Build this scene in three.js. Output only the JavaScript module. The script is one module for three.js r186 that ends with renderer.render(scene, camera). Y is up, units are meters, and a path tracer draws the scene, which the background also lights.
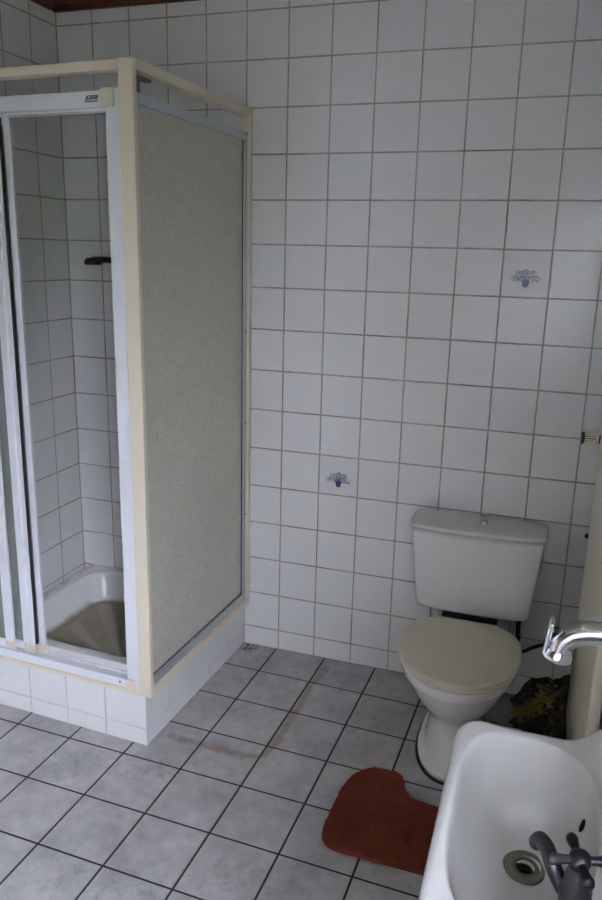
import * as THREE from 'three';
import { RoundedBoxGeometry } from 'three/addons/geometries/RoundedBoxGeometry.js';
import { mergeGeometries, mergeVertices, toCreasedNormals } from 'three/addons/utils/BufferGeometryUtils.js';

// ---------------------------------------------------------------- camera, sky, exposure
const scene = new THREE.Scene();
const camera = new THREE.PerspectiveCamera(61.67, 602 / 900, 0.03, 60);
camera.position.set(0.9497, 1.5862, 2.6456);
camera.rotation.order = 'YXZ';
camera.rotation.set(-0.2551, 0.3181, 0.0242);

const renderer = new THREE.WebGLRenderer({ antialias: true });
renderer.toneMapping = THREE.LinearToneMapping;
renderer.toneMappingExposure = 3.1;
renderer.shadowMap.enabled = true;

// overcast sky, it enters only through the window in the right wall
{
  const W = 32, H = 64, d = new Float32Array(W * H * 4);
  for (let j = 0; j < H; j++) for (let i = 0; i < W; i++) {
    const el = ((j + 0.5) / H - 0.5) * Math.PI, k = (1 + 2 * Math.max(0, Math.sin(el))) / 3, o = (j * W + i) * 4;   // standard overcast sky, three times brighter overhead
    d[o] = 0.82 * k; d[o + 1] = 0.865 * k; d[o + 2] = 1.06 * k; d[o + 3] = 1;
  }
  const t = new THREE.DataTexture(d, W, H, THREE.RGBAFormat, THREE.FloatType);
  t.mapping = THREE.EquirectangularReflectionMapping; t.magFilter = t.minFilter = THREE.LinearFilter; t.needsUpdate = true;
  scene.background = t;
}
scene.backgroundIntensity = 40;

// ---------------------------------------------------------------- helpers
let seed = 12345;
function rnd() { seed |= 0; seed = (seed + 0x6D2B79F5) | 0; let t = Math.imul(seed ^ (seed >>> 15), 1 | seed); t = (t + Math.imul(t ^ (t >>> 7), 61 | t)) ^ t; return ((t ^ (t >>> 14)) >>> 0) / 4294967296; }
const rr = (a, b) => a + (b - a) * rnd();
const sstep = (a, b, x) => { const t = Math.min(1, Math.max(0, (x - a) / (b - a))); return t * t * (3 - 2 * t); };
const PI = Math.PI;

function hash(ix, iy, s) { let h = Math.imul(ix, 374761393) + Math.imul(iy, 668265263) + Math.imul(s, 974711); h = Math.imul(h ^ (h >>> 13), 1274126177); return ((h ^ (h >>> 16)) >>> 0) / 4294967296; }
function vnoise(x, y, s) {
  const ix = Math.floor(x), iy = Math.floor(y), fx = x - ix, fy = y - iy, u = fx * fx * (3 - 2 * fx), v = fy * fy * (3 - 2 * fy);
  const a = hash(ix, iy, s), b = hash(ix + 1, iy, s), c = hash(ix, iy + 1, s), d = hash(ix + 1, iy + 1, s);
  return a + (b - a) * u + (c - a) * v + (a - b - c + d) * u * v;
}
function fbm(x, y, s, o = 4) { let t = 0, a = 0.5, n = 0; for (let i = 0; i < o; i++) { t += a * vnoise(x, y, s + i * 17); n += a; x *= 2.03; y *= 2.03; a *= 0.5; } return t / n; }

function dataTex(w, h, fn, srgb = true) {
  const d = new Uint8Array(w * h * 4);
  for (let j = 0; j < h; j++) for (let i = 0; i < w; i++) {
    const c = fn(i / w, j / h, i, j), k = (j * w + i) * 4;
    for (let n = 0; n < 3; n++) d[k + n] = Math.max(0, Math.min(255, Math.round(c[n] * 255)));
    d[k + 3] = 255;
  }
  const t = new THREE.DataTexture(d, w, h, THREE.RGBAFormat);
  t.magFilter = THREE.LinearFilter; t.minFilter = THREE.LinearFilter; t.wrapS = t.wrapT = THREE.RepeatWrapping;
  if (srgb) t.colorSpace = THREE.SRGBColorSpace;
  t.needsUpdate = true;
  return t;
}
const std = (hex, rough, extra = {}) => new THREE.MeshStandardMaterial({ color: hex, roughness: rough, metalness: 0, ...extra });
const phys = (hex, rough, extra = {}) => new THREE.MeshPhysicalMaterial({ color: hex, roughness: rough, metalness: 0, ...extra });

function mesh(name, geo, mat, parent = scene, pos) {
  const m = new THREE.Mesh(geo, mat); m.name = name; m.castShadow = m.receiveShadow = true;
  if (pos) m.position.set(...pos);
  parent.add(m); return m;
}
function group(name, pos = [0, 0, 0], turn = 0) { const g = new THREE.Group(); g.name = name; g.position.set(...pos); g.rotation.y = turn; scene.add(g); return g; }
function tag(o, label, category, grp) { o.userData.label = label; o.userData.category = category; if (grp) o.userData.group = grp; return o; }
function structure(o, label, category) { o.userData.kind = 'structure'; o.userData.label = label; o.userData.category = category; return o; }
// a box from corner to corner, edges rounded by r
function box(x0, x1, y0, y1, z0, z1, r = 0.0015) {
  const w = x1 - x0, h = y1 - y0, d = z1 - z0, q = Math.min(r, w * 0.45, h * 0.45, d * 0.45);
  const g = q > 0 ? new RoundedBoxGeometry(w, h, d, 2, q) : new THREE.BoxGeometry(w, h, d);
  g.translate((x0 + x1) / 2, (y0 + y1) / 2, (z0 + z1) / 2); return g;
}
const flat = (g) => { const n = g.index ? g.toNonIndexed() : g; return n; };
const merge = (list) => mergeGeometries(list.map(flat));
function tube(points, r, seg = 40, rad = 14, closed = false) { return new THREE.TubeGeometry(new THREE.CatmullRomCurve3(points.map((p) => new THREE.Vector3(...p)), closed, 'centripetal'), seg, r, rad, closed); }
function lathe(profile, seg = 32) { return new THREE.LatheGeometry(profile.map(([r, y]) => new THREE.Vector2(r, y)), seg); }
// skin over a stack of closed loops with the same number of points
function loft(loops, capStart = true, capEnd = true) {
  const n = loops[0].length, pos = [], idx = [];
  for (const l of loops) for (const p of l) pos.push(p[0], p[1], p[2]);
  for (let j = 0; j < loops.length - 1; j++) for (let i = 0; i < n; i++) {
    const a = j * n + i, b = j * n + (i + 1) % n, c = a + n, d = b + n; idx.push(a, b, c, b, d, c);
  }
  const cap = (j, flip) => {
    const c = [0, 0, 0]; for (const p of loops[j]) for (let k = 0; k < 3; k++) c[k] += p[k] / n;
    const o = pos.length / 3; pos.push(...c);
    for (let i = 0; i < n; i++) { const a = j * n + i, b = j * n + (i + 1) % n; flip ? idx.push(o, b, a) : idx.push(o, a, b); }
  };
  if (capStart) cap(0, true); if (capEnd) cap(loops.length - 1, false);
  const g = new THREE.BufferGeometry();
  g.setAttribute('position', new THREE.Float32BufferAttribute(pos, 3)); g.setIndex(idx);
  const uv = new Float32Array(pos.length / 3 * 2); for (let i = 0; i < uv.length / 2; i++) { uv[2 * i] = pos[3 * i] + pos[3 * i + 1] * 0.5; uv[2 * i + 1] = pos[3 * i + 2] + pos[3 * i + 1] * 0.5; }
  g.setAttribute('uv', new THREE.BufferAttribute(uv, 2));
  g.computeVertexNormals(); return g;
}
// flat tile facing +z, chamfered front edge, front face at z = 0; uv in metres from an offset
function tileGeo(w, h, t = 0.006, c = 0.0016, u0 = 0, v0 = 0) {
  const P = [], U = [];
  const quad = (a, b, cc, d) => { for (const p of [a, b, cc, a, cc, d]) { P.push(...p); U.push(u0 + p[0], v0 + p[1]); } };
  const o = [[-w / 2, -h / 2], [w / 2, -h / 2], [w / 2, h / 2], [-w / 2, h / 2]], n = o.map(([x, y]) => [x - Math.sign(x) * c, y - Math.sign(y) * c]);
  quad(...n.map((p) => [...p, 0]));
  for (let i = 0; i < 4; i++) {
    const j = (i + 1) % 4;
    quad([...o[i], -c * 0.7], [...o[j], -c * 0.7], [...n[j], 0], [...n[i], 0]);
    quad([...o[i], -t], [...o[j], -t], [...o[j], -c * 0.7], [...o[i], -c * 0.7]);
  }
  const g = new THREE.BufferGeometry();
  g.setAttribute('position', new THREE.Float32BufferAttribute(P, 3)); g.setAttribute('uv', new THREE.Float32BufferAttribute(U, 2)); g.computeVertexNormals(); return g;
}

// ---------------------------------------------------------------- textures and materials
const waveTex = dataTex(256, 256, (u, v) => { const q = (a, b) => 0.5 + 0.25 * Math.sin(2 * PI * (a * u + b * v)); const k = (q(2, 1) + q(1, -3) + q(3, 2) + q(-2, 4)) / 4 + 0.04 * (hash(Math.floor(u * 256), Math.floor(v * 256), 3) - 0.5); return [k, k, k]; }, false);
waveTex.repeat.set(3.1, 3.1);
const groutTex = dataTex(1024, 1024, (u, v) => {
  const a = fbm(u * 40, v * 40, 5), b = sstep(0.5, 0.75, fbm(u * 14, v * 14, 21)), f = hash(Math.floor(u * 1024), Math.floor(v * 1024), 2);
  const k = 0.82 + 0.22 * (a - 0.5) + 0.1 * (f - 0.5); return [k - 0.06 * b, k - 0.12 * b, k - 0.2 * b];
});
groutTex.repeat.set(0.45, 0.45);
const M = {};
M.tiles = ['#e2e2e1', '#e1e2e1', '#e3e3e2', '#e1e1e1'].map((c) => phys(c, 0.09, { bumpMap: waveTex, bumpScale: 0.0004 }));
M.wallGrout = std('#d3cabd', 0.95, { map: groutTex });
M.floorGrout = std('#3b3733', 0.95, { map: groutTex });
M.ceramic = phys('#e3e2e0', 0.09, { bumpMap: waveTex, bumpScale: 0.0002 });
M.seat = phys('#cfc9b4', 0.28);
M.cream = phys('#dbd2bd', 0.4);
M.creamPlastic = phys('#dcd3c0', 0.45);
M.white = phys('#dfe2e6', 0.35);
M.alu = phys('#b9bec4', 0.38, { metalness: 0.55 });
M.greyMetal = phys('#6c6f70', 0.4, { metalness: 0.7 });
M.chrome = phys('#d8dadd', 0.07, { metalness: 1 });
M.dullChrome = phys('#434346', 0.34, { metalness: 0.8 });
M.wasteMetal = phys('#857f72', 0.28, { metalness: 0.95 });
M.black = phys('#161616', 0.4);
M.darkHole = std('#0c0b0a', 0.9);
M.radiator = phys('#dcd5c0', 0.35);
M.paint = std('#e2e0da', 0.8);
const woodTex = dataTex(512, 128, (u, v) => { const g = fbm(u * 4, v * 60, 31, 4), k = 0.7 + 0.5 * (g - 0.5); return [0.46 * k, 0.2 * k, 0.11 * k]; });
M.wood = phys('#ffffff', 0.45, { map: woodTex });
M.doorWood = phys('#9a7a58', 0.5);
const stippleTex = dataTex(512, 512, (u, v, i, j) => { const k = 0.5 * vnoise(u * 170, v * 170, 8) + 0.3 * hash(i >> 1, j >> 1, 4) + 0.2 * vnoise(u * 60, v * 20, 9); return [k, k, k]; }, false);
stippleTex.repeat.set(2.5, 2.5);
const stippleCol = dataTex(512, 512, (u, v, i, j) => { const k = 0.9 + 0.12 * (vnoise(u * 150, v * 110, 8) - 0.5) + 0.015 * (vnoise(u * 9, v * 9, 14) - 0.5) + 0.08 * (hash(i >> 1, j >> 2, 4) - 0.5); return [k, k * 0.995, k * 0.955]; });
stippleCol.repeat.set(2.5, 2.5);
M.obscure = phys('#f2f0e9', 0.6, { map: stippleCol, transmission: 0.3, thickness: 0, bumpMap: stippleTex, bumpScale: 0.0012, side: THREE.DoubleSide });
M.doorGlass = phys('#a3a9ab', 0.5, { map: stippleCol, transmission: 0.35, thickness: 0, bumpMap: stippleTex, bumpScale: 0.001, side: THREE.DoubleSide });
M.glass = phys('#ffffff', 0.0, { transmission: 1, thickness: 0, ior: 1.5 });

// ---------------------------------------------------------------- the room
const XL = -0.918, XR = 1.25, ZB = 0, ZF = 3.5, WZ0 = 2.48, WZ1 = 3.4, WY0 = 1.2, WY1 = 2.1, YC = 2.475, P = 0.153, Y16 = 0.0847, G = 0.0042;
const rowEdges = [0]; for (let y = Y16; y < YC - 0.02; y += P) rowEdges.push(y); rowEdges.push(YC);

// walls: a grout slab that carries its tiles. "seen" tiles are parts of their own, the rest of a wall out of view is one field
function motifTexture(s) {
  const c = document.createElement('canvas'); c.width = c.height = 256; const x = c.getContext('2d');
  x.fillStyle = '#dcdcdd'; x.fillRect(0, 0, 256, 256);
  let q = s; const r = () => { q = (q * 16807) % 2147483647; return q / 2147483647; };
  const cols = ['#464a66', '#565a7a', '#6c6f8a', '#3b3f58', '#85889c'];
  for (let i = 0; i < 520; i++) {       // sprays of little leaves and blossoms over the pot
    const a = PI * (-0.04 + 1.08 * r()), edge = 58 + 14 * Math.abs(Math.cos(a)) + 6 * Math.sin(9 * a), d = edge * Math.pow(r(), 0.62);
    const px = 128 + Math.cos(a) * d * 1.08, py = 166 - Math.sin(a) * d * 1.02;
    x.fillStyle = cols[Math.floor(r() * 5)]; x.globalAlpha = 0.55 + 0.45 * r();
    x.beginPath(); x.ellipse(px, py, 1.2 + 2.6 * r(), 0.9 + 1.5 * r(), r() * 3, 0, 2 * PI); x.fill();
  }
  x.globalAlpha = 0.45; x.strokeStyle = '#565c86'; x.lineWidth = 1.3;
  for (let i = 0; i < 16; i++) { const a = PI * (0.03 + 0.94 * i / 15); x.beginPath(); x.moveTo(128, 172); x.quadraticCurveTo(128 + Math.cos(a) * 26, 150 - Math.sin(a) * 36, 128 + Math.cos(a) * 66, 166 - Math.sin(a) * 56); x.stroke(); }
  x.globalAlpha = 0.95; x.fillStyle = '#3b4370';
  x.beginPath(); x.moveTo(107, 164); x.lineTo(153, 164); x.lineTo(142, 202); x.lineTo(117, 202); x.closePath(); x.fill();
  x.fillStyle = '#4c5585'; x.fillRect(112, 172, 30, 4); x.fillRect(115, 184, 26, 4);
  const t = new THREE.CanvasTexture(c); t.colorSpace = THREE.SRGBColorSpace; return t;
}
function motifTile(w, h) {
  const g = tileGeo(w, h), p = g.attributes.position, u = g.attributes.uv;
  for (let i = 0; i < p.count; i++) u.setXY(i, p.getX(i) / w + 0.5, p.getY(i) / h + 0.5);
  return g;
}
const tileCache = new Map();
function sharedTile(w, h, k) { const id = w.toFixed(4) + h.toFixed(4) + k; if (!tileCache.has(id)) tileCache.set(id, tileGeo(w, h, 0.006, 0.0016, k * 0.37, k * 0.61)); return tileCache.get(id); }

// put = function(column centre along the wall, y, front proud) -> position, turn
function tileWall(wall, colEdges, rows, place, turn, seen, motifs = {}, skip = () => false) {
  const rest = [];
  for (let i = 0; i < colEdges.length - 1; i++) for (let j = 0; j < rows.length - 1; j++) {
    const w = colEdges[i + 1] - colEdges[i] - G, h = rows[j + 1] - rows[j] - G; if (w < 0.004 || h < 0.004) continue;
    const s = (colEdges[i] + colEdges[i + 1]) / 2, y = (rows[j] + rows[j + 1]) / 2;
    if (skip(s, y, w, h)) continue;
    const pos = place(s, y), k = Math.floor(rnd() * 4), tx = rr(-1, 1) * 0.0012, ty = rr(-1, 1) * 0.0012;
    if (seen(s, y)) {
      const mk = motifs[i + ',' + j];
      const m = mesh('tile', mk ? motifTile(w, h) : sharedTile(w, h, k), mk ? phys('#ffffff', 0.09, { map: motifTexture(mk) }) : M.tiles[k], wall, pos);
      if (mk) m.userData.label = 'white wall tile printed with a small blue flower pot';
      m.rotation.set(tx, turn + ty, 0, 'YXZ');
    } else { const g = tileGeo(w, h); g.rotateY(turn); g.translate(...pos); rest.push(g); }
  }
  if (rest.length) { const f = mesh('tile_field', mergeGeometries(rest), M.tiles[0], wall); f.userData.kind = 'stuff'; }
}
const PR = 0.0008;   // how far tiles stand proud of their grout
function slab(x0, x1, y0, y1, z0, z1) {
  const g = new THREE.BoxGeometry(x1 - x0, y1 - y0, z1 - z0); g.translate((x0 + x1) / 2, (y0 + y1) / 2, (z0 + z1) / 2);
  const p = g.attributes.position, n = g.attributes.normal, u = g.attributes.uv;
  for (let i = 0; i < p.count; i++) { const a = Math.abs(n.getX(i)) > 0.5 ? p.getZ(i) : p.getX(i), b = Math.abs(n.getY(i)) > 0.5 ? p.getZ(i) : p.getY(i); u.setXY(i, a, b); }
  return g;
}
{
  const wb = structure(mesh('wall_back', slab(XL - 0.15, XR + 0.1, -0.1, YC + 0.1, -0.15, -PR), M.wallGrout), 'white tiled back wall behind the toilet and shower', 'wall');
  const cols = []; for (let x = XL; x < XR - 0.001; x += P) cols.push(x); cols.push(XR);
  // the two decorated tiles: columns and rows counted from the corner and the floor
  tileWall(wb, cols, rowEdges, (s, y) => [s, y, 0], 0, () => true, { '11,10': 77, '7,5': 4242 });

  const wl = structure(mesh('wall_left', slab(XL - 0.15, XL - PR, -0.1, YC + 0.1, ZB, ZF), M.wallGrout), 'white tiled left wall inside the shower', 'wall');
  const lc = []; for (let z = 0; z < ZF; z += P) lc.push(z); lc.push(ZF);
  tileWall(wl, lc, rowEdges, (s, y) => [XL, y, s], PI / 2, (s) => s < 1.07);

  // right wall with the window beside the camera
  const T = 0.14;
  const wr = structure(mesh('wall_right', merge([
    slab(XR + PR, XR + T, -0.1, YC + 0.1, ZB, WZ0), slab(XR + PR, XR + T, -0.1, YC + 0.1, WZ1, ZF),
    slab(XR + PR, XR + T, -0.1, WY0, WZ0, WZ1), slab(XR + PR, XR + T, WY1, YC + 0.1, WZ0, WZ1)]), M.wallGrout), 'white tiled right wall behind the basin and radiator', 'wall');
  const rc = lc.filter((z) => z < WZ0 - 0.02 || z > WZ1 + 0.02).concat(WZ0, WZ1).sort((a, b) => a - b), rrow = rowEdges.filter((y) => Math.abs(y - WY0) > 0.02 && Math.abs(y - WY1) > 0.02).concat(WY0, WY1).sort((a, b) => a - b);
  tileWall(wr, rc, rrow, (s, y) => [XR, y, s], -PI / 2, (s) => s < 1.15, {}, (s, y) => s > WZ0 && s < WZ1 && y > WY0 && y < WY1);
  const fx0 = XR + 0.05, fx1 = XR + 0.09;
  const wn = structure(mesh('window_1', merge([box(fx0, fx1, WY0, WY0 + 0.04, WZ0, WZ1), box(fx0, fx1, WY1 - 0.04, WY1, WZ0, WZ1), box(fx0, fx1, WY0 + 0.04, WY1 - 0.04, WZ0, WZ0 + 0.04), box(fx0, fx1, WY0 + 0.04, WY1 - 0.04, WZ1 - 0.04, WZ1)]), M.paint), 'window in the right wall letting in daylight', 'window');
  mesh('pane', slab(XR + 0.068, XR + 0.072, WY0 + 0.04, WY1 - 0.04, WZ0 + 0.04, WZ1 - 0.04), M.glass, wn);

  const wf = structure(mesh('wall_front', slab(XL - 0.15, XR + T, -0.1, YC + 0.1, ZF + PR, ZF + 0.15), M.wallGrout), 'white tiled wall opposite the toilet', 'wall');
  tileWall(wf, cols, rowEdges, (s, y) => [s, y, ZF], PI, () => false, {}, (s, y) => s > -0.67 && s < 0.3 && y < 2.1);
  const d = structure(mesh('door_1', box(-0.6, 0.2, 0.005, 2.03, ZF - 0.03, ZF), M.doorWood), 'brown wooden door opposite the toilet', 'door');
  mesh('door_handle', tube([[-0.52, 1.02, ZF - 0.03], [-0.52, 1.02, ZF - 0.08], [-0.5, 1.02, ZF - 0.085], [-0.41, 1.02, ZF - 0.085]], 0.009, 20, 10), M.dullChrome, d);

  structure(mesh('ceiling', slab(XL - 0.15, XR + 0.1, YC, YC + 0.1, -0.15, ZF + 0.15), std('#a5a29a', 0.9)), 'plain grey painted ceiling', 'ceiling');
  // stained timber cornice along the top of the walls
  const prof = [[0, 0], [0.014, 0], [0.018, 0.004], [0.018, 0.022], [0.026, 0.026], [0.03, 0.034], [0.03, YC - 2.424], [0, YC - 2.424]];
  const corn = (len) => { const s = new THREE.Shape(prof.map(([a, b]) => new THREE.Vector2(a, b))); const g = new THREE.ExtrudeGeometry(s, { depth: len, bevelEnabled: false }); return g; };
  const t1 = structure(mesh('trim_1', corn(XR - XL), M.wood), 'reddish brown wooden cornice on the back wall', 'cornice');
  t1.rotation.y = -PI / 2; t1.position.set(XR, 2.424, 0.0005);
  t1.rotation.y = PI / 2; t1.position.set(XL, 2.424, 0.0005);
  // extrusion runs along +x, its profile must lean towards +z
  t1.scale.x = -1;
  const t2 = structure(mesh('trim_2', corn(ZF - 0.032), M.wood), 'reddish brown wooden cornice on the left wall', 'cornice');
  t2.position.set(XL + 0.0005, 2.424, 0.032);
}

// floor: dark grout bed with grey stoneware tiles, laid slightly askew to the walls
const ftex = (() => {
  const W = 1024, H = 1654;
  const pts = [[0.223, 0.073], [0.209, 0.222], [0.209, 0.426], [0.203, 0.561], [0.192, 0.654], [0.136, 0.681], [0.063, 0.675], [-0.01, 0.675], [-0.135, 0.67]];
  const dist = (x, z) => { let b = 9; for (let i = 0; i < pts.length - 1; i++) { const [ax, az] = pts[i], [bx, bz] = pts[i + 1], dx = bx - ax, dz = bz - az, t = Math.max(0, Math.min(1, ((x - ax) * dx + (z - az) * dz) / (dx * dx + dz * dz))); b = Math.min(b, Math.hypot(x - ax - t * dx, z - az - t * dz)); } return b; };
  return dataTex(W, H, (u, v, i, j) => {
    const x = XL + u * (XR - XL), z = v * ZF;
    const a = fbm(x * 9, z * 9, 40, 4), b = fbm(x * 40, z * 40, 60, 3), f = hash(i, j, 11);
    let k = 0.655 + 0.16 * (a - 0.5) + 0.1 * (b - 0.5) + 0.03 * (f - 0.5);
    const spot = sstep(0.72, 0.8, vnoise(x * 95, z * 95, 90)) * sstep(0.55, 0.7, vnoise(x * 6, z * 6, 91)); k -= 0.04 * spot;
    let c = [k * 1.0, k * 0.985, k * 0.98];
    if (x > -0.25 && x < 0.45 && z < 0.75) {   // rusty residue line
      const d = dist(x, z) + 0.022 * (fbm(x * 25, z * 25, 70) - 0.5), g = fbm(x * 70, z * 70, 72);
      const m = sstep(0.024, 0.004, d) * (0.4 + 0.4 * sstep(0.3, 0.7, g));
      const q = Math.min(0.7, m); c = [c[0] * (1 - q) + 0.52 * q, c[1] * (1 - q) + 0.44 * q, c[2] * (1 - q) + 0.37 * q];
    }
    const dc = Math.hypot(x + 0.13, z - 0.02); const e = sstep(0.07, 0.01, dc) * sstep(0.42, 0.62, fbm(x * 110, z * 110, 75)); c = [c[0] - 0.3 * e, c[1] - 0.36 * e, c[2] - 0.4 * e];
    return c;
  });
})();
M.floorTile = phys('#ffffff', 0.34, { map: ftex, bumpMap: waveTex, bumpScale: 0.0005 });
{
  const fl = structure(mesh('floor', slab(XL - 0.15, XR + 0.1, -0.12, -0.0018, -0.15, ZF + 0.15), M.floorGrout), 'grey square floor tiles with dark grout', 'floor');
  const T = 0.2095, ox = -0.223, oz = 0.1749, rf = -0.0284, c = Math.cos(rf), s = Math.sin(rf), g = 0.0033;
  const clip = (poly, ax, val, keepGreater) => { const out = []; for (let i = 0; i < poly.length; i++) { const a = poly[i], b = poly[(i + 1) % poly.length], ia = keepGreater ? a[ax] >= val : a[ax] <= val, ib = keepGreater ? b[ax] >= val : b[ax] <= val; if (ia) out.push(a); if (ia !== ib) { const t = (val - a[ax]) / (b[ax] - a[ax]); out.push([a[0] + t * (b[0] - a[0]), a[1] + t * (b[1] - a[1])]); } } return out; };
  for (let i = -5; i < 9; i++) for (let j = -2; j < 18; j++) {
    const q = [[i * T + g, j * T + g], [(i + 1) * T - g, j * T + g], [(i + 1) * T - g, (j + 1) * T - g], [i * T + g, (j + 1) * T - g]];
    let poly = q.map(([a, b]) => [ox + a * c + b * s, oz + b * c - a * s]);
    for (const [ax, v, k] of [[0, XL + 0.002, true], [0, XR - 0.002, false], [1, ZB + 0.002, true], [1, ZF - 0.002, false]]) poly = clip(poly, ax, v, k);
    if (poly.length < 3) continue;
    const cx = poly.reduce((t, p) => t + p[0], 0) / poly.length, cz = poly.reduce((t, p) => t + p[1], 0) / poly.length;
    const top = poly.map(([x, z]) => { const d = Math.hypot(x - cx, z - cz) || 1; return [x + (cx - x) / d * 0.0024, z + (cz - z) / d * 0.0024]; });
    const dy = rr(-0.0004, 0.0003), P_ = [], U = [], V = (x, y, z) => { P_.push(x, y, z); U.push((x - XL) / (XR - XL), z / ZF); };
    for (let k = 1; k < top.length - 1; k++) { V(top[0][0], dy, top[0][1]); V(top[k + 1][0], dy, top[k + 1][1]); V(top[k][0], dy, top[k][1]); }
    for (let k = 0; k < poly.length; k++) {
      const a = poly[k], b = poly[(k + 1) % poly.length], ta = top[k], tb = top[(k + 1) % poly.length];
      for (const [y0, y1, A, B, C, D] of [[-0.0011, dy, a, b, ta, tb], [-0.006, -0.0011, a, b, a, b]]) { V(A[0], y0, A[1]); V(C[0], y1, C[1]); V(B[0], y0, B[1]); V(B[0], y0, B[1]); V(C[0], y1, C[1]); V(D[0], y1, D[1]); }
    }
    const geo = new THREE.BufferGeometry(); geo.setAttribute('position', new THREE.Float32BufferAttribute(P_, 3)); geo.setAttribute('uv', new THREE.Float32BufferAttribute(U, 2)); geo.computeVertexNormals();
    mesh('tile', geo, M.floorTile, fl);
  }
}

// outside the window: a lawn and a tall clipped hedge
{
  structure(mesh('garden_ground', slab(XR + 0.12, 16, -0.4, -0.3, -12, 16), std('#66694e', 0.95)), 'lawn outside the window', 'lawn');
  const hg = group('hedge', [4.4, -0.3, 2.6]); tag(hg, 'tall green hedge outside the window', 'hedge');
  const H = 2.7, core = new THREE.BoxGeometry(0.7, H, 13, 6, 20, 90), p = core.attributes.position;
  for (let i = 0; i < p.count; i++) { const n = fbm(p.getY(i) * 4 + 30, p.getZ(i) * 4 + p.getX(i) * 3, 500, 3) - 0.5; p.setXYZ(i, p.getX(i) * (1 + 0.5 * n), p.getY(i) * (1 + 0.12 * n), p.getZ(i)); }
  core.translate(0, H / 2, 0); core.computeVertexNormals(); mesh('branches', core, std('#32382a', 0.95), hg);
  const leaf = new THREE.CircleGeometry(0.05, 5); leaf.scale(0.6, 1, 1);
  const N = 9000, h = new THREE.InstancedMesh(leaf, std('#5d6b45', 0.7, { side: THREE.DoubleSide }), N); h.name = 'leaves';
  const m = new THREE.Matrix4(), q = new THREE.Quaternion(), e = new THREE.Euler();
  for (let i = 0; i < N; i++) { e.set(rr(0, 6.3), rr(0, 6.3), rr(0, 6.3)); q.setFromEuler(e); const sc = rr(1, 2); m.compose(new THREE.Vector3(-0.36 + rr(-0.1, 0.08), rr(0, H + 0.08), rr(-6.5, 6.5)), q, new THREE.Vector3(sc, sc, sc)); h.setMatrixAt(i, m); }
  h.userData.kind = 'stuff'; hg.add(h);
}

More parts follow.
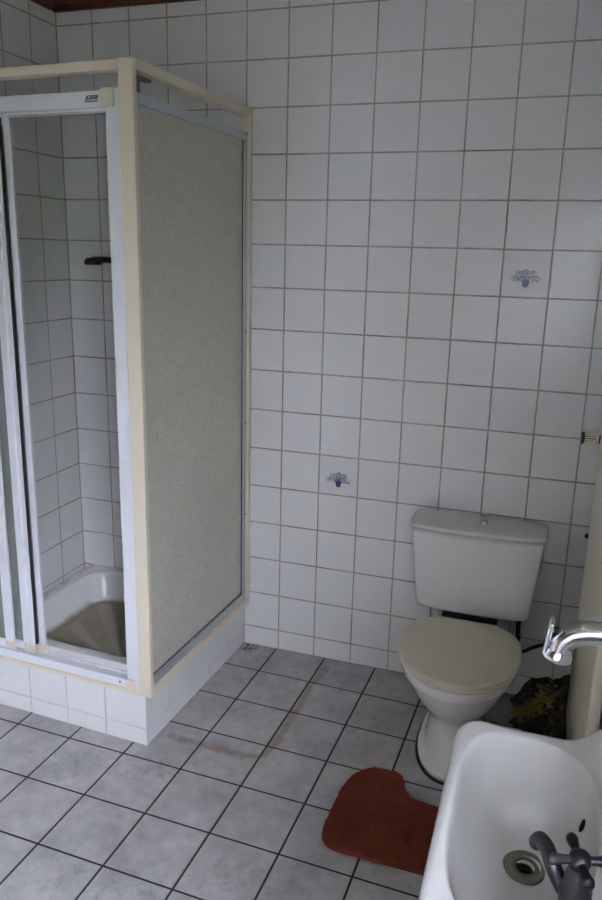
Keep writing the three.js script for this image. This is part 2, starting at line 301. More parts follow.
// ---------------------------------------------------------------- shower
const K = [-0.186, 0, 0.746], PHI = -0.045;
{
  // tiled plinth: an L of masonry that carries the frame, its faces tiled
  const pl = group('shower_plinth', K, PHI);
  tag(pl, 'low white tiled plinth under the shower cubicle', 'plinth');
  mesh('masonry', merge([slab(-0.728, -PR - 0.004, 0, 0.183, -0.06, -PR - 0.004), slab(-0.06, -PR - 0.004, 0, 0.183, -0.738, -0.06)]), M.wallGrout, pl);
  const ys = [0.001, 0.063, 0.184];
  const xs = [0, -0.16, -0.315, -0.47, -0.625, -0.729];
  const g2 = 0.0035;
  for (let i = 0; i < xs.length - 1; i++) for (let j = 0; j < 2; j++) {
    const w = xs[i] - xs[i + 1] - g2, h = ys[j + 1] - ys[j] - (j ? 0 : g2);
    const t = mesh('tile', tileGeo(w, h, 0.006, 0.0014, i * 0.2, j * 0.3), M.tiles[(i + j) % 4], pl, [(xs[i] + xs[i + 1]) / 2 + (i ? 0 : g2 / 2 - 0.0005), ys[j] + h / 2, 0]);
    t.rotation.set(rr(-1, 1) * 0.004, rr(-1, 1) * 0.004, 0);
  }
  const zs = [-0.001, -0.14, -0.29, -0.44, -0.59, -0.739];
  for (let i = 0; i < zs.length - 1; i++) for (let j = 0; j < 2; j++) {
    const w = zs[i] - zs[i + 1] - g2, h = ys[j + 1] - ys[j] - (j ? 0 : g2);
    const t = mesh('tile', tileGeo(w, h, 0.006, 0.0014, i * 0.25, j * 0.4), M.tiles[(i + j + 1) % 4], pl, [0, ys[j] + h / 2, (zs[i] + zs[i + 1]) / 2]);
    t.rotation.set(0, PI / 2 + rr(-1, 1) * 0.004, 0);
  }

  // shower tray with a fan of anti-slip ribs
  const tr = group('shower_tray', K, PHI);
  tag(tr, 'white shower tray with brown stained ribbed floor', 'shower tray');
  const x0 = -0.724, x1 = -0.064, z0 = -0.735, z1 = -0.064, NX = 120, NZ = 122, pos = [], col = [], idx = [], uv = [];
  const cx = (x0 + x1) / 2, cz = (z0 + z1) / 2, hx = (x1 - x0) / 2, hz = (z1 - z0) / 2;
  const rbox = (x, z, inset, r) => { const dx = Math.abs(x - cx) - (hx - inset - r), dz = Math.abs(z - cz) - (hz - inset - r); return Math.hypot(Math.max(dx, 0), Math.max(dz, 0)) + Math.min(Math.max(dx, dz), 0) - r; };
  const drx = -0.15, drz = -0.13;
  for (let j = 0; j <= NZ; j++) for (let i = 0; i <= NX; i++) {
    const x = x0 + (x1 - x0) * i / NX, z = z0 + (z1 - z0) * j / NZ;
    const d = rbox(x, z, 0.045, 0.11), df = rbox(x, z, 0.09, 0.09);
    let y = 0.24 - 0.004 * sstep(0.05, 0.0, Math.abs(d)) - 0.112 * sstep(0.004, -0.055, d);
    const ang = Math.atan2(z - drz, x - drx), rad = Math.hypot(x - drx, z - drz);
    let rib = 0;
    if (df < 0) { const k = (ang + PI) / 0.27, f = Math.abs(k - Math.round(k)); rib = sstep(0.24, 0.15, f) * sstep(0.1, 0.16, rad) * sstep(-0.02, -0.05, df); y += 0.004 * rib; }
    y -= 0.012 * sstep(0.08, 0.0, rad);
    pos.push(x, y, z); uv.push(x, z);
    const n = fbm(x * 22 + 9, z * 22, 110, 4), st = sstep(0.008, -0.01, df + 0.008 * (fbm(x * 70, z * 70, 120, 3) - 0.5));
    const white = [0.76, 0.76, 0.75], brown = [0.285 + 0.08 * (n - 0.5), 0.245 + 0.07 * (n - 0.5), 0.165 + 0.05 * (n - 0.5)], rb = [0.4, 0.365, 0.285];
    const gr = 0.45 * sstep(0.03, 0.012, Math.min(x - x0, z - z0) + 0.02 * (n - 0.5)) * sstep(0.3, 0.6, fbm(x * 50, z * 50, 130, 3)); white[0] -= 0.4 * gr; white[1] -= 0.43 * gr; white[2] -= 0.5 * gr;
    col.push(...white.map((w, k) => { const q = brown[k] * (1 - rib * 0.6) + rb[k] * rib * 0.6; return w * (1 - st) + q * st; }));
  }
  for (let j = 0; j < NZ; j++) for (let i = 0; i < NX; i++) { const a = j * (NX + 1) + i, b = a + 1, c = a + NX + 1, d = c + 1; idx.push(a, c, b, b, c, d); }
  const tg = new THREE.BufferGeometry();
  tg.setAttribute('position', new THREE.Float32BufferAttribute(pos, 3)); tg.setAttribute('color', new THREE.Float32BufferAttribute(col, 3)); tg.setAttribute('uv', new THREE.Float32BufferAttribute(uv, 2)); tg.setIndex(idx); tg.computeVertexNormals();
  mesh('bowl', tg, phys('#ffffff', 0.16, { vertexColors: true }), tr);
  mesh('skirt', merge([box(x0, x1, 0.0, 0.239, z0, z0 + 0.006), box(x0, x1, 0.0, 0.239, z1 - 0.006, z1), box(x0, x0 + 0.006, 0.0, 0.239, z0, z1), box(x1 - 0.006, x1, 0.0, 0.239, z0, z1)]), M.ceramic, tr);
  const dr = lathe([[0, 0.001], [0.02, 0.001], [0.032, 0.003], [0.036, 0.0]], 28); dr.translate(drx, 0.118, drz); mesh('drain', dr, M.chrome, tr);
  // stray hairs and specks left in the tray
  const hr = tag(mesh('hair', tube([[-0.395, 0.1335, -0.44], [-0.37, 0.134, -0.40], [-0.352, 0.134, -0.385], [-0.33, 0.1345, -0.35]], 0.0011, 20, 5), M.black), 'thin dark hair on the shower tray floor', 'hair');
  hr.position.set(...K); hr.rotation.y = PHI;
}
{
  // cubicle: cream outer frame, aluminium side panel, white track with sliding doors
  const en = group('shower_enclosure', K, PHI);
  tag(en, 'shower cubicle with cream frame, obscure side panel and white sliding doors', 'shower');
  const L = -0.729, B = -0.741;
  mesh('corner_post', box(-0.02, 0.027, 0.185, 2.07, -0.012, 0.007, 0.004), M.cream, en);
  mesh('top_rail', box(L, -0.02, 2.043, 2.068, -0.034, 0.005, 0.003), M.cream, en);
  mesh('top_rail', box(-0.012, 0.027, 2.042, 2.07, B, -0.012, 0.003), M.cream, en);
  mesh('wall_post', box(-0.012, 0.027, 0.185, 2.07, B, -0.724, 0.002), M.cream, en);
  mesh('wall_post', box(L, -0.7, 0.185, 2.043, -0.034, 0.005, 0.002), M.cream, en);
  mesh('sill', box(L, -0.02, 0.185, 0.2, -0.05, 0.006, 0.002), M.cream, en);
  mesh('sill', box(-0.018, 0.026, 0.185, 0.211, B, -0.012, 0.002), M.cream, en);
  // side panel
  const sp = mesh('side_panel', slab(0.002, 0.006, 0.225, 1.985, -0.72, -0.0135), M.obscure, en); sp.userData.label = 'grey obscure glass side panel';
  mesh('panel_rail', box(-0.006, 0.015, 1.964, 1.992, -0.725, -0.0125, 0.002), M.alu, sp);
  mesh('panel_rail', box(-0.006, 0.015, 0.211, 0.244, -0.725, -0.0125, 0.002), M.alu, sp);
  mesh('panel_stile', merge([box(-0.006, 0.015, 0.211, 1.992, -0.724, -0.712, 0.002), box(-0.004, 0.012, 0.244, 1.964, -0.712, -0.702, 0.001)]), M.alu, sp);
  mesh('gasket_or_shade_strip', merge([box(0.004, 0.009, 0.244, 1.964, -0.7035, -0.7, 0.0005), box(0.004, 0.009, 0.244, 0.2475, -0.7, -0.0135, 0.0005)]), M.black, sp);
  for (const y of [1.985, 1.3, 0.95, 0.58]) { const s = new THREE.SphereGeometry(0.004, 10, 6); s.scale(0.5, 1, 1); s.translate(0.0155, y, -0.718); mesh('screw', s, M.black, sp); }
  mesh('bracket', merge([box(-0.006, -0.002, 1.99, 2.042, -0.072, -0.056, 0.0005), box(-0.02, -0.002, 2.034, 2.042, -0.13, -0.056, 0.0005)]), M.greyMetal, en);
  // header track with its sticker, jamb, threshold
  const hd = mesh('header_track', merge([box(L + 0.02, -0.07, 1.953, 1.995, -0.05, 0.003, 0.003), box(L + 0.02, -0.07, 1.947, 1.954, -0.05, -0.012, 0.001)]), M.white, en);
  const sc = document.createElement('canvas'); sc.width = 128; sc.height = 64; const c2 = sc.getContext('2d');
  c2.fillStyle = '#dfe2e6'; c2.fillRect(0, 0, 128, 64); c2.fillStyle = '#27313a'; c2.beginPath(); c2.moveTo(26, 8); c2.lineTo(124, 8); c2.lineTo(116, 38); c2.lineTo(8, 38); c2.closePath(); c2.fill();
  c2.fillRect(4, 46, 112, 9); c2.fillStyle = '#c9d2d8'; c2.beginPath(); c2.moveTo(40, 14); c2.lineTo(62, 14); c2.lineTo(48, 30); c2.lineTo(26, 30); c2.fill(); c2.fillRect(70, 18, 34, 5); c2.fillRect(66, 27, 26, 4);
  const st = new THREE.CanvasTexture(sc); st.colorSpace = THREE.SRGBColorSpace;
  mesh('sticker', new THREE.BoxGeometry(0.046, 0.022, 0.001).translate(-0.107, 1.975, 0.0035), std('#ffffff', 0.4, { map: st }), hd).userData.label = 'dark maker sticker with pale marks';
  mesh('end_cap', box(-0.075, -0.036, 1.953, 2.001, -0.05, 0.009, 0.003), M.creamPlastic, en);
  mesh('jamb', merge([box(-0.067, -0.034, 0.233, 1.953, -0.04, 0.001, 0.002), box(-0.034, -0.02, 0.198, 2.0, -0.04, 0.005, 0.002)]), M.white, en);
  mesh('jamb_foot', box(-0.072, -0.035, 0.2, 0.234, -0.04, 0.005, 0.002), M.creamPlastic, en);
  const th = mesh('threshold_track', merge([box(L, -0.072, 0.2, 0.231, -0.008, 0.002, 0.002), box(L, -0.072, 0.2, 0.212, -0.055, -0.008, 0.001), box(L, -0.072, 0.212, 0.222, -0.055, -0.05, 0.001)]), M.white, en);
  const scw = new THREE.SphereGeometry(0.004, 10, 6); scw.scale(1, 1, 0.4); scw.translate(-0.094, 0.217, 0.0025); mesh('screw', scw, M.black, th);
  // three sliding leaves, each on its own track, pushed to the left
  const leaf = (xl, xr, w, z, round) => {
    const d = new THREE.Group(); d.name = 'sliding_door'; en.add(d);
    const y0 = 0.222, y1 = 1.95, t = 0.0055;
    mesh('pane', slab(xl + 0.02, xr - w, y0 + 0.03, y1 - 0.02, z - 0.002, z + 0.002), M.doorGlass, d);
    const s = [box(xr - w, xr, y0 + 0.004, y1, z - t, z + t, 0.003)];
    if (round) { const c = new THREE.CylinderGeometry(0.0075, 0.0075, y1 - y0 - 0.02, 14); c.translate(xr - w * 0.45, (y0 + y1) / 2, z + t * 0.6); s.push(c); }
    mesh('stile', merge(s), M.white, d);
    if (round) mesh('gasket_or_shade_strip', box(xr + 0.0005, xr + 0.0065, y0 + 0.036, y1, z - t, z + t * 0.5, 0.0005), M.black, d);  // black strip colours in the dark gap beside the next stile
    mesh('stile', box(xl, xl + 0.022, y0 + 0.004, y1, z - t, z + t, 0.002), M.white, d);
    mesh('bottom_rail', box(xl + 0.022, xr - w, y0 + 0.008, y0 + 0.038, z - t, z + t, 0.002), M.white, d);
    mesh('top_rail', box(xl + 0.022, xr - w, y1 - 0.028, y1, z - t, z + t, 0.002), M.white, d);
    mesh('corner_cap', box(xr - w * 0.95, xr + 0.0015, y0 - 0.002, y0 + 0.034, z - t - 0.001, z + t + 0.0015, 0.003), M.creamPlastic, d);
  };
  leaf(-0.697, -0.535, 0.038, -0.0165, false);
  leaf(-0.697, -0.456, 0.05, -0.0295, true);
  leaf(-0.697, -0.424, 0.024, -0.0425, false);
}
{
  // hand shower in its wall bracket, seen past the jamb
  const hs = group('hand_shower', [-0.66, 1.53, 0]);
  tag(hs, 'black hand shower on the tiled back wall of the cubicle', 'shower head');
  const hd = lathe([[0, -0.016], [0.03, -0.016], [0.032, -0.012], [0.031, -0.001], [0.022, 0.007], [0.01, 0.01], [0, 0.0105]], 28); hd.translate(-0.012, 0.014, 0.2);
  mesh('spray_head', hd, M.black, hs);
  mesh('handle', tube([[-0.012, 0.016, 0.2], [-0.01, 0.016, 0.15], [-0.01, 0.014, 0.09], [0, 0.004, 0.045]], 0.0115, 24, 14), M.black, hs);
  const rail = new THREE.CylinderGeometry(0.009, 0.009, 0.6, 16); rail.translate(0, -0.2, 0.04); mesh('riser_rail', rail, M.chrome, hs);
  mesh('rail_mount', box(-0.012, 0.012, 0.075, 0.1, 0.0005, 0.045, 0.004), M.chrome, hs); mesh('rail_mount', box(-0.012, 0.012, -0.5, -0.475, 0.0005, 0.045, 0.004), M.chrome, hs);
  mesh('slider', box(-0.018, 0.018, -0.018, 0.022, 0.022, 0.062, 0.006), M.black, hs);
  mesh('hose', tube([[0, 0.0, 0.05], [0.01, -0.03, 0.06], [0.02, -0.25, 0.08], [0.03, -0.6, 0.08], [0.08, -0.72, 0.06], [0.12, -0.6, 0.035], [0.12, -0.5, 0.012]], 0.0065, 60, 10), M.dullChrome, hs);
}

// ---------------------------------------------------------------- toilet
{
  const TX = 0.77, to = group('toilet', [TX, 0, 0]);
  tag(to, 'white close-coupled toilet with closed cream lid', 'toilet');
  const N = 72;
  // egg loop: half width hw, front end zf, back end zb, squareness of the back nb
  const egg = (y, hw, zf, zb, nb = 2.6, nf = 2.05, mid = 0.45) => {
    const zc = zb + (zf - zb) * mid, out = [];
    for (let i = 0; i < N; i++) {
      const a = 2 * PI * i / N, cs = Math.cos(a), sn = Math.sin(a), n = sn >= 0 ? nf : nb;   // sn > 0 towards the front
      out.push([hw * Math.sign(cs) * Math.pow(Math.abs(cs), 2 / n), y, zc + (sn >= 0 ? zf - zc : zc - zb) * Math.sign(sn) * Math.pow(Math.abs(sn), 2 / n)]);
    }
    return out.reverse();
  };
  const pan = loft([
    egg(0, 0.117, 0.588, 0.2, 4), egg(0.014, 0.118, 0.59, 0.2, 4), egg(0.02, 0.115, 0.586, 0.2, 4), egg(0.026, 0.102, 0.57, 0.202, 4), egg(0.05, 0.096, 0.56, 0.202, 4),
    egg(0.09, 0.09, 0.548, 0.2, 4), egg(0.13, 0.088, 0.54, 0.195, 4), egg(0.165, 0.092, 0.545, 0.19, 4), egg(0.195, 0.108, 0.565, 0.185, 3.5), egg(0.23, 0.13, 0.6, 0.18, 3),
    egg(0.27, 0.149, 0.638, 0.178, 3), egg(0.31, 0.163, 0.668, 0.175, 3), egg(0.335, 0.17, 0.684, 0.2, 3.4), egg(0.345, 0.172, 0.687, 0.232, 3.4), egg(0.352, 0.177, 0.696, 0.244, 3.4), egg(0.378, 0.18, 0.701, 0.248, 3.4), egg(0.386, 0.176, 0.697, 0.252, 3.4), egg(0.386, 0.12, 0.63, 0.28, 2.2)], true, false);
  const bowlIn = loft([egg(0.386, 0.12, 0.63, 0.28, 2.2), egg(0.34, 0.125, 0.62, 0.285, 2.2), egg(0.24, 0.1, 0.55, 0.29, 2.2), egg(0.18, 0.05, 0.44, 0.32, 2.2)], false, true);
  mesh('pan', merge([pan, bowlIn, box(-0.14, 0.14, 0.27, 0.335, 0.012, 0.24, 0.015), box(-0.09, 0.09, 0.32, 0.345, 0.03, 0.2, 0.004), box(-0.075, 0.075, 0.06, 0.31, 0.04, 0.26, 0.03)]), M.ceramic, to);
  // seat and lid
  mesh('seat', loft([egg(0.388, 0.176, 0.696, 0.3, 3), egg(0.391, 0.182, 0.702, 0.295, 3), egg(0.399, 0.183, 0.703, 0.295, 3), egg(0.403, 0.178, 0.699, 0.299, 3), egg(0.403, 0.11, 0.62, 0.33, 2.2), egg(0.39, 0.11, 0.62, 0.33, 2.2)], false, false), M.seat, to).userData.label = 'cream toilet seat';
  const lid = mesh('lid', loft([egg(0.4055, 0.178, 0.704, 0.3, 3), egg(0.408, 0.185, 0.71, 0.294, 3), egg(0.413, 0.186, 0.711, 0.293, 3), egg(0.4172, 0.183, 0.708, 0.296, 3), egg(0.4192, 0.175, 0.7, 0.304, 3), egg(0.421, 0.13, 0.64, 0.34, 2.6), egg(0.4215, 0.05, 0.54, 0.4, 2.2)], true, true), M.seat, to); lid.userData.label = 'cream closed toilet lid';
  for (const s of [-1, 1]) { const c = new THREE.CylinderGeometry(0.011, 0.011, 0.05, 16); c.rotateZ(PI / 2); c.translate(s * 0.075, 0.401, 0.288); mesh('hinge', c, M.seat, to); }
  for (const s of [-1, 1]) { const c = new THREE.SphereGeometry(0.009, 14, 8, 0, 2 * PI, 0, PI / 2); c.translate(s * 0.099, 0.024, 0.39); mesh('bolt_cap', c, M.creamPlastic, to); }
  mesh('floor_seal', loft([egg(0.0003, 0.125, 0.597, 0.197, 4), egg(0.004, 0.122, 0.594, 0.198, 4), egg(0.006, 0.117, 0.589, 0.2, 4)], true, false), std('#3a332b', 0.9), to).userData.label = 'dark dirty seal round the foot';
  // cistern: tapering box with a bowed front
  const cis = (y, hw, zf, r, bow) => {
    const out = [], zb = 0.012;
    for (let i = 0; i < N; i++) {
      const a = 2 * PI * i / N, cs = Math.cos(a), sn = Math.sin(a), n = r, px = Math.sign(cs) * Math.pow(Math.abs(cs), 2 / n), pz = Math.sign(sn) * Math.pow(Math.abs(sn), 2 / n);
      const zc = (zf + zb) / 2; out.push([hw * px, y, zc + (zf - zb) / 2 * pz - (pz > 0 ? bow * px * px * pz : 0)]);
    }
    return out.reverse();
  };
  mesh('cistern', loft([cis(0.3735, 0.165, 0.15, 6, 0.011), cis(0.3748, 0.181, 0.164, 7, 0.012), cis(0.379, 0.19, 0.172, 8, 0.013), cis(0.389, 0.1955, 0.177, 9, 0.014), cis(0.43, 0.2, 0.18, 10, 0.014), cis(0.55, 0.211, 0.187, 11, 0.015), cis(0.65, 0.22, 0.191, 11, 0.015), cis(0.676, 0.221, 0.191, 11, 0.015)], true, true), M.ceramic, to);
  const cl = mesh('cistern_lid', loft([cis(0.6775, 0.222, 0.193, 10, 0.015), cis(0.679, 0.2285, 0.199, 10, 0.015), cis(0.688, 0.2295, 0.2, 10, 0.015), cis(0.6915, 0.2265, 0.197, 10, 0.015), cis(0.693, 0.218, 0.19, 10, 0.015), cis(0.694, 0.12, 0.14, 4, 0.01)], true, true), M.ceramic, to);
  const bt = lathe([[0, 0.033], [0.0125, 0.033], [0.015, 0.0315], [0.0155, 0.027], [0.0125, 0.023], [0.0122, 0.009], [0.015, 0.004], [0.016, -0.002]], 28); bt.translate(0.016, 0.694, 0.095); mesh('flush_knob', bt, M.chrome, cl);
  mesh('gasket_or_shade_strip', box(-0.095, 0.095, 0.343, 0.3745, 0.03, 0.178, 0.003), M.black, to).userData.label = 'black strip standing for the shade under the cistern';  // black strip added as the shaded slot between cistern and pan
  // supply: black valve tail and hose to the corner
  const hs = tag(mesh('supply_hose', merge([tube([[0.934, 0.368, 0.1], [0.934, 0.33, 0.1], [0.938, 0.28, 0.095]], 0.009, 12, 10), tube([[0.938, 0.285, 0.095], [0.942, 0.24, 0.085], [0.96, 0.222, 0.07], [0.99, 0.229, 0.045], [1.035, 0.24, 0.025], [1.08, 0.235, 0.018], [1.1, 0.2, 0.016]], 0.0065, 40, 10)]), M.black), 'black water hose between the cistern and the corner', 'hose'); void hs;
}
{
  // dirt and crumbled foam heaped in the corner beside the toilet
  const x0 = 0.9, x1 = 1.24, z0 = 0.002, z1 = 0.3, NX = 90, NZ = 80, pos = [], idx = [], col = [], uv = [];
  const height = (x, z) => {
    const u = (x - x0) / (x1 - x0), v = (z - z0) / (z1 - z0), n = fbm(x * 14, z * 14, 200, 3), n2 = fbm(x * 70, z * 70, 230, 4);
    const edge = sstep(0.05, 0.5, u + 0.35 * (n - 0.5)) * sstep(1.0, 0.55, v + 0.35 * (n - 0.5)) * sstep(0, 0.06, u) * sstep(1, 0.94, v);
    return -0.004 + edge * (0.012 + 0.15 * Math.pow(1 - v, 2) * (0.3 + 0.7 * u) * (0.8 + 0.4 * n) + 0.022 * (n2 - 0.35));
  };
  for (let j = 0; j <= NZ; j++) for (let i = 0; i <= NX; i++) {
    const x = x0 + (x1 - x0) * i / NX, z = z0 + (z1 - z0) * j / NZ, n = fbm(x * 25 + 3, z * 25, 260, 3), n2 = fbm(x * 120, z * 120, 230, 3);
    pos.push(x, height(x, z), z); uv.push(x, z);
    const k = 0.006 + 0.07 * Math.pow(n2, 2.2), o = sstep(0.52, 0.66, n) * sstep(0.35, 0.6, n2); col.push(k * 1.1 + 0.05 * o, k + 0.04 * o, k * 0.8 + 0.012 * o);
  }
  for (let j = 0; j < NZ; j++) for (let i = 0; i < NX; i++) { const a = j * (NX + 1) + i, b = a + 1, c = a + NX + 1, d = c + 1; idx.push(a, c, b, b, c, d); }
  const g = new THREE.BufferGeometry(); g.setAttribute('position', new THREE.Float32BufferAttribute(pos, 3)); g.setAttribute('color', new THREE.Float32BufferAttribute(col, 3)); g.setAttribute('uv', new THREE.Float32BufferAttribute(uv, 2)); g.setIndex(idx); g.computeVertexNormals();
  const dh = tag(mesh('dirt_heap', g, std('#ffffff', 0.95, { vertexColors: true })), 'blackish dirt heaped in the corner beside the toilet', 'dirt'); dh.userData.kind = 'stuff';
  // foam crumbs
  const list = [];
  for (let i = 0; i < 170; i++) {
    const r = rr(0.004, 0.013) * rr(0.6, 1), s = new THREE.IcosahedronGeometry(r, 2), p = s.attributes.position;
    for (let k = 0; k < p.count; k++) { const f = 0.7 + 0.7 * fbm(p.getX(k) * 120 + i * 7, p.getY(k) * 120 + p.getZ(k) * 80, 300, 3); p.setXYZ(k, p.getX(k) * f, p.getY(k) * f * 0.5, p.getZ(k) * f); }
    const x = 1.015 + 0.05 * (rr(-1, 1) + rr(-1, 1)) / 1.3, z = 0.1 + 0.045 * (rr(-1, 1) + rr(-1, 1)) / 1.3 - 0.4 * (x - 1.015); s.translate(x, Math.max(0.001, height(x, z)) + r * 0.1, z); s.computeVertexNormals(); list.push(s);
  }
  const fm = mesh('foam_crumbs', mergeGeometries(list), std('#8a7840', 0.95), dh); fm.userData.kind = 'stuff'; fm.userData.label = 'yellowish crumbled foam';
}

// ---------------------------------------------------------------- pedestal mat
{
  const s = new THREE.Shape();
  const cx = 0.785, W = 0.315, zN = 0.972, zF = 0.6;     // drawn as (x, -z)
  s.moveTo(cx - W + 0.07, -zN); s.lineTo(cx + W - 0.07, -zN);
  s.bezierCurveTo(cx + W - 0.015, -zN, cx + W, -zN + 0.03, cx + W, -zN + 0.08); s.lineTo(cx + W - 0.005, -0.75);
  s.bezierCurveTo(cx + W - 0.01, -0.66, cx + W - 0.05, -zF, cx + W - 0.1, -zF); s.lineTo(cx + 0.17, -zF);
  s.bezierCurveTo(cx + 0.13, -zF, cx + 0.14, -0.66, cx + 0.105, -0.695); s.bezierCurveTo(cx + 0.07, -0.718, cx - 0.07, -0.718, cx - 0.105, -0.695);
  s.bezierCurveTo(cx - 0.14, -0.66, cx - 0.13, -zF, cx - 0.17, -zF); s.lineTo(cx - W + 0.1, -zF);
  s.bezierCurveTo(cx - W + 0.05, -zF, cx - W + 0.01, -0.66, cx - W + 0.005, -0.75); s.lineTo(cx - W, -zN + 0.08);
  s.bezierCurveTo(cx - W, -zN + 0.03, cx - W + 0.015, -zN, cx - W + 0.07, -zN);
  const g = new THREE.ExtrudeGeometry(s, { depth: 0.006, bevelEnabled: true, bevelThickness: 0.003, bevelSize: 0.003, bevelOffset: -0.003, bevelSegments: 3, curveSegments: 20 });
  g.rotateX(-PI / 2); g.translate(0, 0.0032, 0);
  const mat = tag(mesh('bath_mat', g, std('#7c3622', 0.95)), 'rust red pedestal mat on the floor before the toilet', 'bath mat');
  const pts = s.getPoints(30), inside = (x, z) => { let c = false; for (let i = 0, j = pts.length - 1; i < pts.length; j = i++) { const a = pts[i], b = pts[j]; if ((a.y > -z) !== (b.y > -z) && x < (b.x - a.x) * (-z - a.y) / (b.y - a.y) + a.x) c = !c; } return c; };
  const tuft = new THREE.ConeGeometry(0.0024, 0.009, 4, 1, true), N = 17000, im = new THREE.InstancedMesh(tuft, std('#ffffff', 1), N); im.name = 'pile';
  const m = new THREE.Matrix4(), q = new THREE.Quaternion(), e = new THREE.Euler(), col = new THREE.Color(); let n = 0;
  while (n < N) {
    const x = rr(cx - W, cx + W), z = rr(zF, zN); if (!inside(x, z)) continue;
    e.set(rr(-0.5, 0.5), rr(0, 6), rr(-0.5, 0.5)); q.setFromEuler(e);
    const rx = Math.abs(x - cx), groove = Math.abs(rx - 0.2) < 0.005 || Math.abs(z - 0.79) < 0.004 ? 0.55 : 1;   // stitched channels
    m.compose(new THREE.Vector3(x, 0.0125, z), q, new THREE.Vector3(1, rr(0.7, 1.15) * groove, 1)); im.setMatrixAt(n, m);
    const k = 0.75 + 0.5 * fbm(x * 18, z * 18, 400, 3) + rr(-0.12, 0.12); col.setRGB(0.225 * k, 0.05 * k, 0.024 * k); im.setColorAt(n, col); n++;
  }
  im.userData.kind = 'stuff'; im.castShadow = im.receiveShadow = true; mat.add(im);
}

// ---------------------------------------------------------------- radiator on the right wall
{
  const ra = group('radiator', [1.12, 0, 0.53]);
  tag(ra, 'cream panel radiator on the right wall next to the toilet', 'radiator');
  mesh('panel', box(0, 0.03, 0.07, 1.09, -0.36, 0.37, 0.012), M.radiator, ra);
  mesh('rear_panel', box(0.05, 0.08, 0.07, 1.09, -0.36, 0.37, 0.012), M.radiator, ra);
  mesh('spacer', merge([box(0.025, 0.06, 0.1, 0.16, -0.34, -0.28, 0.006), box(0.025, 0.06, 1.0, 1.06, -0.34, -0.28, 0.006), box(0.025, 0.06, 0.1, 0.16, 0.28, 0.34, 0.006), box(0.025, 0.06, 1.0, 1.06, 0.28, 0.34, 0.006)]), M.radiator, ra);
  for (const z of [-0.2, 0.2]) mesh('wall_bracket', box(0.075, 0.1295, 0.9, 0.95, z - 0.015, z + 0.015, 0.003), M.radiator, ra);
  // thermostatic valve at the far top end, pointing into the room
  const vb = mesh('valve_body', merge([new THREE.CylinderGeometry(0.013, 0.013, 0.05, 18).rotateZ(PI / 2).translate(0.022, 1.0285, -0.435), new THREE.CylinderGeometry(0.011, 0.011, 0.09, 16).rotateX(PI / 2).translate(0.03, 1.0285, -0.4)]), M.black, ra); void vb;
  const R = 0.019, vy = 1.0285, vz = -0.435;
  const th = mesh('thermostat_head', new THREE.CylinderGeometry(R - 0.004, R - 0.004, 0.044, 24).rotateZ(PI / 2).translate(-0.024, vy, vz), M.black, ra); th.userData.label = 'ribbed thermostat knob';
  const ribGeo = box(-0.0195, 0.0195, -0.0021, 0.0021, R - 0.007, R + 0.0012, 0.0006);
  for (let i = 0; i < 14; i++) { const b = mesh('rib', ribGeo, M.creamPlastic, th, [-0.023, vy, vz]); b.rotation.x = i / 14 * 2 * PI + 0.1; }
  mesh('collar', new THREE.CylinderGeometry(R + 0.0005, R + 0.0005, 0.008, 28).rotateZ(PI / 2).translate(-0.004, vy, vz), M.creamPlastic, th);
  mesh('end_ring', new THREE.CylinderGeometry(R + 0.001, R + 0.001, 0.008, 28).rotateZ(PI / 2).translate(-0.0485, vy, vz), M.black, th);
  mesh('vent_plug', new THREE.SphereGeometry(0.008, 12, 8).translate(-0.003, 0.72, -0.365), M.black, ra);
}

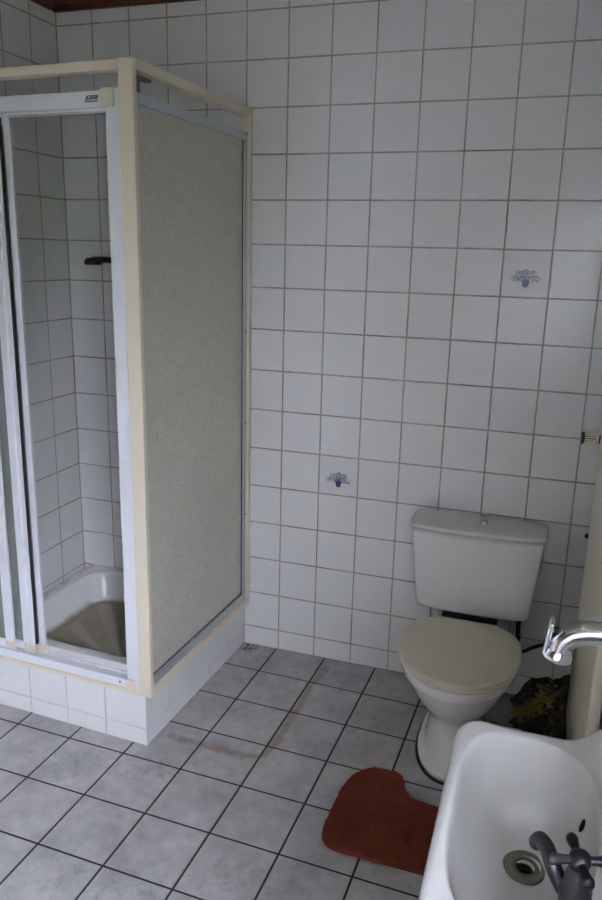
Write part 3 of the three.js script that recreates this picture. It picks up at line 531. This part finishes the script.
// ---------------------------------------------------------------- wash basin and taps
{
  const ba = group('wash_basin', [1.06, 0, 1.75]);
  tag(ba, 'white ceramic wash basin with raised back at the right wall', 'basin');
  const N = 120, ox = -1.06, oz = -1.75;
  const X0 = 0.863, X1 = 1.246, Z0 = 1.512, Z1 = 2.03;
  const lift = (x, z) => 0.06 * sstep(1.03, 1.13, x) + 0.006 * sstep(0.95, 0.87, x) * sstep(1.6, 1.52, z);
  const rrect = (inset, y, r) => {                      // rounded rectangle, sampled by direction from the bowl centre
    const out = [], cx = 1.0, cz = 1.72;
    for (let i = 0; i < N; i++) {
      const a = 2 * PI * i / N, dx = Math.cos(a), dz = Math.sin(a); let lo = 0, hi = 1;
      const f = (t) => { const x = cx + dx * t, z = cz + dz * t, hx = (X1 - X0) / 2 - inset, hz = (Z1 - Z0) / 2 - inset, qx = Math.abs(x - (X0 + X1) / 2) - hx + r, qz = Math.abs(z - (Z0 + Z1) / 2) - hz + r; return Math.hypot(Math.max(qx, 0), Math.max(qz, 0)) + Math.min(Math.max(qx, qz), 0) - r; };
      for (let k = 0; k < 40; k++) { const m = (lo + hi) / 2; f(m) < 0 ? lo = m : hi = m; }
      const x = cx + dx * lo, z = cz + dz * lo; out.push([x + ox, typeof y === 'function' ? y(x, z) : y, z + oz]);
    }
    return out;
  };
  const bowl = (k, y) => {                              // k = 1 at the bowl's edge, 0 at the drain
    const out = [], cx = 0.985, cz = 1.70, dxr = 0.99, dzr = 1.652;
    for (let i = 0; i < N; i++) {
      const a = 2 * PI * i / N, c = Math.cos(a), s = Math.sin(a);
      const ax = c < 0 ? 0.103 : 0.088, az = s < 0 ? 0.165 : 0.215, n = c < 0 ? 3.6 : 2.3;
      const t = 1 / Math.pow(Math.pow(Math.abs(c) / ax, n) + Math.pow(Math.abs(s) / az, n), 1 / n);
      const ex = cx + c * t, ez = cz + s * t, x = dxr + (ex - dxr) * k, z = dzr + (ez - dzr) * k;
      out.push([x + ox, typeof y === 'function' ? y(x, z, ex, ez) : y, z + oz]);
    }
    return out;
  };
  const top = (d) => (x, z) => 0.85 + lift(x, z) + d;
  const loops = [];
  loops.push(rrect(0.1, 0.66, 0.05), rrect(0.05, 0.7, 0.05), rrect(0.012, 0.765, 0.05), rrect(0.001, 0.81, 0.05), rrect(0.0, top(-0.018), 0.05), rrect(0.0015, top(-0.008), 0.05), rrect(0.006, top(-0.0015), 0.047), rrect(0.012, top(0), 0.044));
  loops.push(bowl(1.03, (x, z) => 0.85 + lift(x, z) * 0.9 + 0.0), bowl(1.0, (x, z) => 0.846 + lift(x, z) * 0.75), bowl(0.97, (x, z) => 0.837 + lift(x, z) * 0.55));
  for (const [k, y] of [[0.94, 0.822], [0.9, 0.802], [0.85, 0.78], [0.78, 0.757], [0.7, 0.738], [0.6, 0.722], [0.48, 0.71], [0.36, 0.703], [0.24, 0.699], [0.17, 0.698]]) loops.push(bowl(k, y));
  loops.push(Array.from({ length: N }, (_, i) => [0.99 + ox + 0.019 * Math.cos(2 * PI * i / N), 0.6975, 1.64 + oz + 0.019 * Math.sin(2 * PI * i / N)]));
  const bg = loft(loops, true, false); const ix = bg.index.array; for (let i = 0; i < ix.length; i += 3) { const t = ix[i + 1]; ix[i + 1] = ix[i + 2]; ix[i + 2] = t; } bg.computeVertexNormals();
  mesh('bowl', bg, M.ceramic, ba);
  const dr = lathe([[0.0, -0.036], [0.0145, -0.036], [0.0145, 0.0005], [0.0165, 0.002], [0.0185, 0.0005], [0.022, 0.0005], [0.0245, 0.0028], [0.029, 0.0036], [0.0325, 0.0015], [0.033, -0.002]], 36); dr.translate(0.99 + ox, 0.7, 1.64 + oz);
  const wd = mesh('drain', dr, M.wasteMetal, ba);
  mesh('drain_hole', new THREE.CylinderGeometry(0.0142, 0.0142, 0.002, 24).translate(0.99 + ox, 0.68, 1.64 + oz), M.darkHole, wd);
  const ov = new THREE.SphereGeometry(0.01, 18, 12); ov.scale(0.25, 1.7, 0.9); ov.rotateZ(-0.35); ov.translate(1.0625 + ox, 0.802, 1.642 + oz); mesh('overflow_hole', ov, M.darkHole, ba);
  const pd = lathe([[0.0, 0], [0.105, 0], [0.105, 0.02], [0.085, 0.06], [0.075, 0.3], [0.085, 0.55], [0.11, 0.69], [0, 0.69]], 36); pd.scale(0.85, 1, 1); pd.translate(0.055, 0.0005, 0.02); mesh('pedestal', pd, M.ceramic, ba);
}
{
  // pillar tap with a cross head, on the near back corner of the basin
  const bx = 1.036, bz = 1.885, tp = group('pillar_tap', [bx, 0.852, bz]);
  tag(tp, 'dull dark pillar tap with a cross head on the basin', 'tap');
  mesh('body', lathe([[0, 0], [0.024, 0], [0.024, 0.006], [0.017, 0.012], [0.0155, 0.03], [0.0175, 0.036], [0.0175, 0.052], [0.014, 0.06], [0.0145, 0.07], [0.011, 0.078], [0.008, 0.084], [0, 0.084]], 28), M.dullChrome, tp);
  mesh('spout', tube([[0, 0.03, 0], [-0.015, 0.045, -0.01], [-0.026, 0.062, -0.016], [-0.034, 0.075, -0.026], [-0.041, 0.0755, -0.036], [-0.045, 0.064, -0.043]], 0.0092, 40, 16), M.dullChrome, tp);
  const hd = mesh('cross_handle', lathe([[0, 0.102], [0.006, 0.1015], [0.011, 0.098], [0.0125, 0.09], [0.011, 0.083], [0, 0.082]], 24), M.dullChrome, tp);
  const arm = lathe([[0, 0.006], [0.0058, 0.006], [0.0048, 0.016], [0.0062, 0.026], [0.0072, 0.031], [0.0058, 0.0355], [0, 0.0365]], 18); arm.rotateZ(-PI / 2);
  for (let i = 0; i < 4; i++) { const a = mesh('arm', arm, M.dullChrome, hd, [0, 0.091, 0]); a.rotation.y = 0.25 + i * PI / 2; }
}
{
  // chrome spout reaching out from the right wall above the basin
  const z = 1.85, y = 1.198, sp = group('wall_spout', [XR, y, z]);
  tag(sp, 'curved chrome spout on the right wall above the basin', 'spout');
  mesh('pipe', tube([[-0.002, 0.003, 0], [-0.08, 0.004, 0], [-0.17, 0.004, 0], [-0.218, 0.004, 0], [-0.244, -0.001, 0], [-0.257, -0.012, 0], [-0.261, -0.026, 0]], 0.0135, 60, 22), M.chrome, sp);
  const ring = lathe([[0.0105, -0.006], [0.0145, -0.006], [0.0165, -0.004], [0.0165, 0.0], [0.0148, 0.003], [0.0138, 0.006]], 30); ring.rotateZ(-0.2); ring.translate(-0.2616, -0.028, 0); mesh('outlet_ring', ring, M.chrome, sp);
  mesh('outlet', new THREE.CylinderGeometry(0.0115, 0.0115, 0.002, 24).rotateZ(-0.2).translate(-0.262, -0.0305, 0), M.darkHole, sp);
  const lug = box(-0.0025, 0.0025, -0.018, 0.018, -0.011, 0.011, 0.002); lug.rotateZ(-0.14); lug.translate(-0.2725, -0.008, 0); mesh('lug', lug, M.chrome, sp);
  mesh('lug_web', merge([box(-0.27, -0.25, -0.002, 0.002, -0.003, 0.003, 0.001), box(-0.27, -0.248, -0.012, -0.008, -0.003, 0.003, 0.001)]), M.dullChrome, sp);
  mesh('wall_flange', lathe([[0, 0.014], [0.02, 0.013], [0.03, 0.005], [0.031, 0.0], [0, 0]], 30).rotateZ(PI / 2).translate(-0.0005, 0.003, 0), M.chrome, sp);
}

renderer.render(scene, camera);
